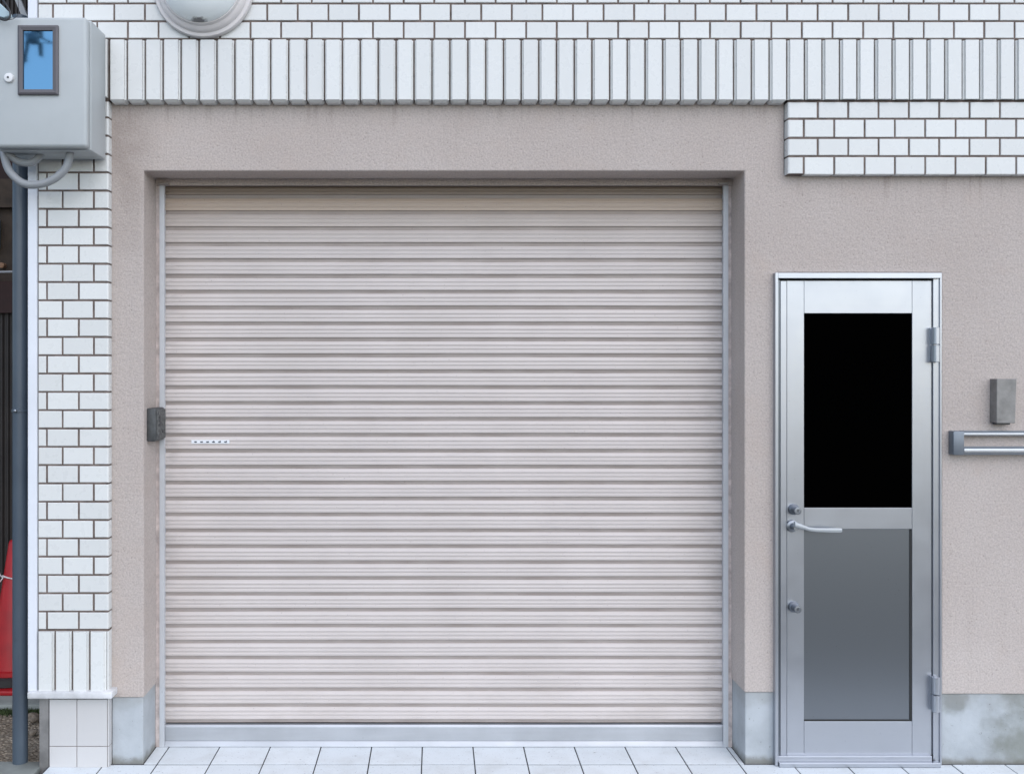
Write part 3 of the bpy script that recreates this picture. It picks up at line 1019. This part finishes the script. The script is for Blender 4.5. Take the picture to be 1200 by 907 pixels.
# back flange touching the tiles
s.box(mx0 + 0.02, mx1 - 0.02, ybm - 0.02, YT - 0.001, mz0 + 0.02, mz1 - 0.02, 'meter_box_plastic')
s.build('housing', mbx)
s = MB()
s.rbox(mx0 + .01, mx1 - 0.008, yfm + 0.02, yfm + 0.06, mz0 + 0.008, mz1 - .008, 0.001, 'knob_dark', 1)
s.rbox(mx0, mx1, yfm, yfm + 0.0365, mz0 + 0.001, mz1, 0.013, 'meter_box_plastic', 5)
lid = s.build('lid', mbx)
s = MB()
def frame(mb, a, b_, t, c_, w, y0, y1, mat):
    x0, x1, z0, z1 = X(a, yfm), X(b_, yfm), Z(c_, yfm), Z(t, yfm)
    ww = w
    O = [(x0, z0), (x1, z0), (x1, z1), (x0, z1)]
    I1 = [(x0 + ww * .35, z0 + ww * .35), (x1 - ww * .35, z0 + ww * .35), (x1 - ww * .35, z1 - ww * .35), (x0 + ww * .35, z1 - ww * .35)]
    I2 = [(x0 + ww, z0 + ww), (x1 - ww, z0 + ww), (x1 - ww, z1 - ww), (x0 + ww, z1 - ww)]
    L = [(O, y1), (O, y0 + .003), (I1, y0), (I2, y0 + 0.002), (I2, y1)]
    vs = [(p_[0], yy, p_[1]) for (ring, yy) in L for p_ in ring]
    fs = []
    for r_ in range(len(L)):
        for i in range(4):
            j = (i + 1) % 4; rn = (r_ + 1) % len(L)
            fs.append((r_ * 4 + i, r_ * 4 + j, rn * 4 + j, rn * 4 + i))
    mb.add(vs, fs, mat)
frame(s, 22, 69, 31, 112, 0.0185, yfm - 0.012, yfm + 0.002, 'window_frame_rubber')
o = s.build('window_frame', lid)
s = MB(); s.box(X(26, yfm), X(65, yfm), yfm - 0.004, yfm - 0.001, Z(108, yfm), Z(35, yfm), 'meter_glass')
o = s.build('window_glass', lid); o['label'] = 'small pane reflecting blue sky'
s = MB()
kc = (X(11, yfm), yfm, Z(92, yfm))
s.lathe([(0.0175, 0), (0.0175, 0.004), (0.0155, 0.009), (0.006, 0.011)], kc, (0, -1, 0), 'knob_white', 28)
s.lathe([(0.0038, 0.0112), (0.0038, 0.0125), (0.001, 0.013)], kc, (0, -1, 0), 'knob_dark', 16)
s.build('latch', lid)
# conduits
def cpt(px_, py_, y_): return (X(px_, y_), y_, Z(py_, y_))
s = MB()
s.tube([cpt(82.5, 172, -.16), cpt(82, 182, -.16), cpt(75, 200, -.165), cpt(55, 214, -.17), cpt(30, 216, -.17), cpt(12, 202, -.165), cpt(5, 182, -.15), cpt(3, 160, -.12), cpt(3, 130, -.10)], 0.0145, 'conduit', 16, 10)
s.lathe([(0.02, 0), (0.02, 0.01), (0.016, 0.014)], cpt(82.3, 174, -.16), (0, 0, -1), 'conduit', 24)
s.build('conduit', mbx)
s = MB()
s.tube([cpt(50, 172, -.13), cpt(47, 183, -.13), cpt(36, 191, -.135), cpt(20, 189, -.14), cpt(8, 178, -.15), cpt(2, 168, -.15), cpt(-6, 150, -.14)], 0.0135, 'conduit', 16, 10)
s.build('conduit', mbx)

# ------------------------------------------------------------------ downpipe
yp = 0.02
dp = thing('downpipe', 'blue grey drainpipe standing along the left corner of the tiled column', 'drainpipe', (X(24, yp), yp, -0.02))
s = MB()
xc = X(23.7, yp)
s.lathe([(0.0280, -0.02), (0.0280, Z(20, yp)), (0.024, Z(20, yp) + 0.002)], (xc, yp, 0), (0, 0, 1), 'downpipe_paint', 40)
s.build('pipe', dp)
s = MB()
zc_ = Z(481, yp)
s.lathe([(0.0285, 0), (0.0315, 0.001), (0.0315, 0.011), (0.0285, 0.012)], (xc, yp, zc_ - .006), (0, 0, 1), 'downpipe_paint', 40)
s.box(xc + 0.02, X(33, yp) + 0.01, yp + 0.0, yp + 0.008, zc_ - 0.004, zc_ + 0.004, 'downpipe_paint')
s.lathe([(0.006, 0), (0.006, 0.008), (0.002, 0.010)], (xc - .004, yp - 0.0305, zc_), (0, -1, 0), 'lock_steel', 12)
s.build('clamp', dp)

# diagonal bracket and cable above the meter box
s = MB()
yk = 0.05
a_ = Vector((X(31, yk), yk, Z(24, yk))); b3 = Vector((X(15, yk), yk, Z(-14, yk)))
dd = (b3 - a_).normalized(); pp = Vector((dd.z, 0, -dd.x)) * 0.0105
vs = []
for y_ in (yk - 0.004, yk + 0.012):
    for c3 in (a_ - pp, a_ + pp, b3 + pp, b3 - pp): vs.append((c3.x, y_, c3.z))
s.add(vs, [(0, 1, 2, 3), (7, 6, 5, 4), (0, 4, 5, 1), (1, 5, 6, 2), (2, 6, 7, 3), (3, 7, 4, 0)], 'conduit')
o = s.build('diagonal_brace', dp)
o['label'] = 'slanting grey brace above the meter box'

cb = thing('service_cable', 'black cable looped in front of the top edge of the grey meter box', 'cable', cpt(2, 12, -.26))
s = MB()
s.tube([cpt(-14, -20, -.20), cpt(0, -4, -.22), cpt(8, 7, -.25), cpt(12, 16, -.265), cpt(10, 22.5, -.27), cpt(5, 24, -.27), cpt(-2, 21, -.265), cpt(-12, 12, -.25)], 0.0033, 'black_cable', 10, 8)
s.tube([cpt(-12, 18, -.25), cpt(4, 23, -.27), cpt(14, 23, -.262), cpt(20, 19, -.25), cpt(22, 12, -.22), cpt(20, -10, -.15)], 0.0010, 'black_cable', 8, 8)
s.build('wire', cb)
s = MB()
q0 = [cpt(-12, -2, -.25), cpt(0, 4.5, -.25), cpt(9.5, 14, -.25), cpt(11, 19, -.25), cpt(4, 21, -.25), cpt(-12, 17, -.25)]
n = len(q0)
vs = [Vector(p_) for p_ in q0] + [Vector(p_) + Vector((0, 0.03, 0)) for p_ in q0]
s.add(vs, [tuple(range(n)), tuple(range(2 * n - 1, n - 1, -1))] + [(i, (i + 1) % n, n + (i + 1) % n, n + i) for i in range(n)], 'pale_blue_plastic')
o = s.build('cable_clip', cb)
bv = o.modifiers.new('edge', 'BEVEL'); bv.width = 0.003; bv.segments = 3

# ------------------------------------------------------------------ pavement, ground
s = MB()
tp = 0.2047
gx = X(495, YS)
PX0 = X(57.3, -0.02)
s.box(PX0 - 0.004, RX + 2, -0.84, YS + 0.03, -0.10, -0.0025, 'pavement_grout')
i0 = math.floor((PX0 - gx) / tp)
n_i = int((RX + 2 - gx) / tp)
for i in range(i0, n_i):
    for k in range(-4, 1):
        x0 = gx + i * tp; x1 = x0 + tp
        y0 = -0.002 + k * tp; y1 = y0 + tp
        if k == 0: y1 = YS + 0.02
        if k == 0 and x1 > OX1 + 0.0: 
            if x0 > OX1: continue
            x1 = OX1 + 0.002
        if k == 0 and x0 < OX0:
            if x1 < OX0: continue
            x0 = OX0 - 0.002
        x0 = max(x0, PX0)
        if x1 - x0 < 0.01: continue
        e = 0.0024
        j = lambda a: random.uniform(-a, a)
        zt_ = j(0.0006)
        x0 += e; x1 -= e; y0 += 0.0038; y1 -= 0.0038
        c = 0.001
        vs = [(x0, y0, -.006), (x1, y0, -.006), (x1, y1, -.006), (x0, y1, -.006),
              (x0, y0, zt_ - c), (x1, y0, zt_ - c), (x1, y1, zt_ - c), (x0, y1, zt_ - c),
              (x0 + c, y0 + c, zt_), (x1 - c, y0 + c, zt_), (x1 - c, y1 - c, zt_), (x0 + c, y1 - c, zt_)]
        fs = [(8, 9, 10, 11)] + [(o_ + a, o_ + (a + 1) % 4, o_ + 4 + (a + 1) % 4, o_ + 4 + a) for o_ in (0, 4) for a in range(4)]
        s.add(vs, fs, 'pavement_tile')
struct(s.build('tiled_pavement'))

s = MB()
s.add([(-400, -400, -0.11), (400, -400, -0.11), (400, 400, -0.11), (-400, 400, -0.11)], [(0, 1, 2, 3)], 'asphalt')
struct(s.build('ground'))
# soil of the alley: subdivided and uneven
s = MB()
vs = []; fs = []
nx_, ny_ = 60, 50
ax0, ax1, ay0, ay1 = -3.2, X(46, 0), 0.0, 1.6
for k in range(ny_ + 1):
    for i in range(nx_ + 1):
        xx = ax0 + (ax1 - ax0) * i / nx_; yy = ay0 + (ay1 - ay0) * k / ny_
        vs.append((xx, yy, -0.014 + 0.014 * mnoise.noise(Vector((xx * 9, yy * 9, 0))) + 0.006 * mnoise.noise(Vector((xx * 33, yy * 33, 5)))))
for k in range(ny_):
    for i in range(nx_):
        a = k * (nx_ + 1) + i
        fs.append((a, a + 1, a + nx_ + 2, a + nx_ + 1))
s.add(vs, fs, 'soil')
struct(s.build('soil'))
s = MB()
s.rbox(-3.3, X(43.6, -.05), -0.75, 0.03, -0.105, 0.0, 0.006, 'slab_concrete', 2)
struct(s.build('kerb_slab'))
s = MB()
s.rbox(-3.2, X(36, .62) + 0.06, 0.60, 1.2, -0.05, 0.012, 0.008, 'slab_concrete', 2)
struct(s.build('alley_path'))
s = MB()
mo = []
for i in range(1500):
    xx = random.uniform(-2.2, X(40, .5)); yy = 0.565 + random.gauss(0, 0.02)
    h_ = random.uniform(0.006, 0.018)
    a = random.uniform(0, 6.28); w = 0.0035
    zz = -0.012
    dx, dy = math.cos(a) * w, math.sin(a) * w
    mo += [((xx - dx, yy - dy, zz), (xx + dx, yy + dy, zz), (xx + random.uniform(-.006, .006), yy + random.uniform(-.006, .006), zz + h_))]
for t_ in mo: s.add(t_, [(0, 1, 2)], 'moss')
o = s.build('moss'); tag(o, 'green moss along the foot of the alley kerb', 'moss'); struct(o, 'stuff')

# stones in the gap beside the pipe
for n_, (px_, py_, yy, rr, lb) in enumerate(((38.0, 826, 0.45, 0.024, 'upper tan stone in the gap right of the drainpipe'), (40.0, 848, 0.30, 0.017, 'small pale stone low in the gap right of the drainpipe'))):
    bm = bmesh.new(); bmesh.ops.create_icosphere(bm, subdivisions=3, radius=rr)
    for w in bm.verts:
        w.co *= 1 + 0.7 * mnoise.noise(w.co * 42 + Vector((n_, 0, 0)))
        w.co.z *= 0.75
    me = bpy.data.meshes.new('stone'); bm.to_mesh(me); bm.free()
    me.materials.append(M['stone'])
    o = bpy.data.objects.new('stone', me); col.objects.link(o)
    o.location = (X(px_, yy), yy, rr * 0.5)
    tag(o, lb, 'stone', 'stones beside the drainpipe')

# ------------------------------------------------------------------ neighbouring house in the dark alley
nb = thing('neighbouring_house', 'dark timber and corrugated metal house across the narrow alley on the left', 'house', (-2.6, 1.3, 0))
s = MB()
yn = 1.25
zA = Z(367, yn)
def corrug(x0, x1, z0, z1, mat, per=0.030, amp=0.005):
    n_ = int((x1 - x0) / per * 4)
    vs = []; fs = []
    for i in range(n_ + 1):
        xx = x0 + (x1 - x0) * i / n_
        yy = yn + (amp if (i % 4) < 2 else -amp)
        vs += [(xx, yy, z0), (xx, yy, z1)]
    for i in range(n_):
        fs.append((2 * i, 2 * i + 2, 2 * i + 3, 2 * i + 1))
    s.add(vs, fs, mat)
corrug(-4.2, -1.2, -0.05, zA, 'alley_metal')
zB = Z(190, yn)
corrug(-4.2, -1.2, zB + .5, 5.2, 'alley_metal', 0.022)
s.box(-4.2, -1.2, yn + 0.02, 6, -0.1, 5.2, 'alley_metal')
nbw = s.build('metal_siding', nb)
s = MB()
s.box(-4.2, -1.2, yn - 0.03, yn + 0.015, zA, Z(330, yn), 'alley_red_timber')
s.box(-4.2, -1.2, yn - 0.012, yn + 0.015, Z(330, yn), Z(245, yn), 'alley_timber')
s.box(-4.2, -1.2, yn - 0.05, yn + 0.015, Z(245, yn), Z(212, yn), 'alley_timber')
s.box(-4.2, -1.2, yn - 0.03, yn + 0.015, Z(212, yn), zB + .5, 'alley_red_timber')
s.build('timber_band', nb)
s = MB()
s.tube([(-2.6, yn - .09, Z(318, yn)), (X(-4, yn), yn - .09, Z(325, yn)), (X(10, yn), yn - .09, Z(321, yn)), (-1.6, yn - .09, Z(320, yn))], 0.006, 'conduit', 8, 4)
s.lathe([(0.014, 0), (0.014, .03), (0.006, .035)], (X(6, yn), yn - .012, Z(312, yn)), (0, -1, 0), 'rust', 16)
s.rbox(X(-16, yn), X(2.5, yn), yn - .08, yn - .01, Z(292, yn), Z(258, yn), 0.005, 'letter_slot_cap', 2)
s.build('wiring', nb)
s = MB()
s.box(-4.6, -1.30, 0.9, 6.2, 5.2, 5.32, 'alley_metal')
s.build('roof', nb)

# ------------------------------------------------------------------ traffic cone
cy = 0.90
ccx = X(19.0, cy)
cn = thing('traffic_cone', 'red plastic traffic cone with white cord half hidden behind the drainpipe', 'traffic cone', (ccx, cy, 0.012))
s = MB()
hh = Z(632, cy)
s.lathe([(0.13, 0.074), (0.134, 0.078), (0.133, 0.098), (0.119, 0.102), (0.116, 0.12), (0.034, hh - 0.02), (0.030, hh - 0.006), (0.022, hh - 0.0), (0.010, hh + 0.001)], (ccx, cy, 0.0), (0, 0, 1), 'cone_red', 48)
s.build('cone_body', cn)
s = MB()
s.rbox(ccx - 0.19, ccx + 0.19, cy - 0.19, cy + 0.19, 0.012, 0.034, 0.006, 'cone_red', 3)
o = s.build('foot', cn)
s = MB()
s.lathe([(0.150, 0.034), (0.158, 0.038), (0.155, 0.066), (0.138, 0.075)], (ccx, cy, 0), (0, 0, 1), 'rubber_black', 48)
s.build('weight_ring', cn)
s = MB()
zr = Z(677, cy - .05)
rr = 0.118 + (0.034 - 0.118) * (zr - 0.09) / (hh - 0.11) + 0.004
pts = []
for i in range(25):
    a = -math.pi * 0.5 - math.pi * i / 12 
    pts.append((ccx + rr * math.cos(a), cy + rr * math.sin(a), zr + 0.006 * math.sin(2 * a) ))
s.tube(pts, 0.0035, 'rope_white', 8, 3)
a0 = math.pi * 1.5 - 0.75
kx, ky = ccx + rr * math.cos(a0), cy + rr * math.sin(a0)
s.tube([(kx, ky - .004, zr), (kx - .016, ky - .006, zr - .02), (kx - .040, ky + .004, zr - .045), (kx - .05, ky + .01, zr - .08)], 0.003, 'rope_white', 8, 4)
s.tube([(kx, ky - .004, zr), (kx - .014, ky - .006, zr + .014), (kx - .026, ky + .004, zr + .038)], 0.0028, 'rope_white', 8, 4)
s.build('cord', cn)

# ------------------------------------------------------------------ utility pole across the street (seen in the meter window)
ux, uy = -7.62, -13.0
up = thing('utility_pole', 'concrete utility pole with cables across the street, mirrored in the meter window', 'utility pole', (ux, uy, -0.1))
s = MB()
s.lathe([(0.17, -0.1), (0.11, 11.0)], (ux, uy, 0), (0, 0, 1), 'pole_concrete', 24); s.build('pole', up)
s = MB()
s.box(ux, ux + 1.5, uy + .1, uy + .2, 7.62, 7.72, 'knob_dark')
s.box(-6.90, -6.78, uy + .05, uy + .2, 7.20, 7.62, 'knob_dark')
s.box(-6.83, -6.78, uy + .05, uy + .12, 6.88, 7.1, 'knob_dark')
s.tube([(-7.02, uy + .1, 7.16), (-7.05, uy + .1, 6.98), (-7.10, uy + .1, 6.82)], 0.035, 'knob_dark', 10, 3)
s.lathe([(0.04, 0), (0.06, .02), (0.04, .06), (0.06, .08), (0.03, .11)], (-7.09, uy + .1, 6.78), (0, 0, 1), 'knob_dark', 12)
s.build('crossarm', up)
s = MB()
s.lathe([(0.10, 0), (0.115, 0.02), (0.115, 0.13), (0.10, 0.15)], (-6.85, uy + 0.30, 7.04), (0, 0, 1), 'switch_box_white', 24)
s.build('transformer', up)
s = MB()
s.tube([(-7.4, uy + .2, 7.35), (-7.0, uy + .25, 7.22), (-6.86, uy + .32, 7.18), (-6.5, uy + .33, 7.02)], 0.012, 'black_cable', 8, 6)
s.tube([(-6.95, uy + .3, 7.05), (-6.96, uy + .32, 6.85), (-7.03, uy + .3, 6.64), (-7.2, uy + .3, 6.52), (-7.6, uy + .3, 6.55)], 0.016, 'black_cable', 8, 6)
s.tube([(-7.5, uy + .3, 6.85), (-7.2, uy + .3, 6.78), (-7.05, uy + .3, 6.76), (-6.96, uy + .32, 6.86)], 0.022, 'black_cable', 8, 6)
s.tube([(ux - 12, uy, 8.9), (ux, uy + .1, 7.55), (-6.9, uy + .1, 7.1), (ux + 12, uy + .3, 7.6)], 0.008, 'black_cable', 8, 8)
s.build('cables', up)

# ------------------------------------------------------------------ light
w = bpy.data.worlds.new('World')
scene.world = w
w.use_nodes = True
nt = w.node_tree
bg = nt.nodes['Background']
sky = nt.nodes.new('ShaderNodeTexSky')
sky.sky_type = 'NISHITA'
sky.sun_disc = False
SUN_EL, SUN_AZ = R(46), R(152)      # azimuth clockwise from +Y
sky.sun_elevation = SUN_EL
sky.sun_rotation = SUN_AZ
sky.air_density = 1.0
sky.dust_density = 0.8
sky.ozone_density = 1.0
nt.links.new(sky.outputs['Color'], bg.inputs['Color'])
bg.inputs['Strength'].default_value = 0.12
sl = bpy.data.lights.new('sun', 'SUN')
sl.energy = 1.35
sl.angle = R(120)
sl.color = (1.0, 0.94, 0.865)
so = bpy.data.objects.new('sun', sl)
col.objects.link(so)
dirv = Vector((math.sin(SUN_AZ) * math.cos(SUN_EL), math.cos(SUN_AZ) * math.cos(SUN_EL), math.sin(SUN_EL)))
so.rotation_euler = dirv.to_track_quat('Z', 'Y').to_euler()

vs_ = scene.view_settings
vs_.view_transform = 'Standard'
vs_.look = 'None'
vs_.exposure = 0.92
vs_.gamma = 1.0
scene.render.resolution_x = 1024
scene.render.resolution_y = 773
scene.render.engine = 'CYCLES'
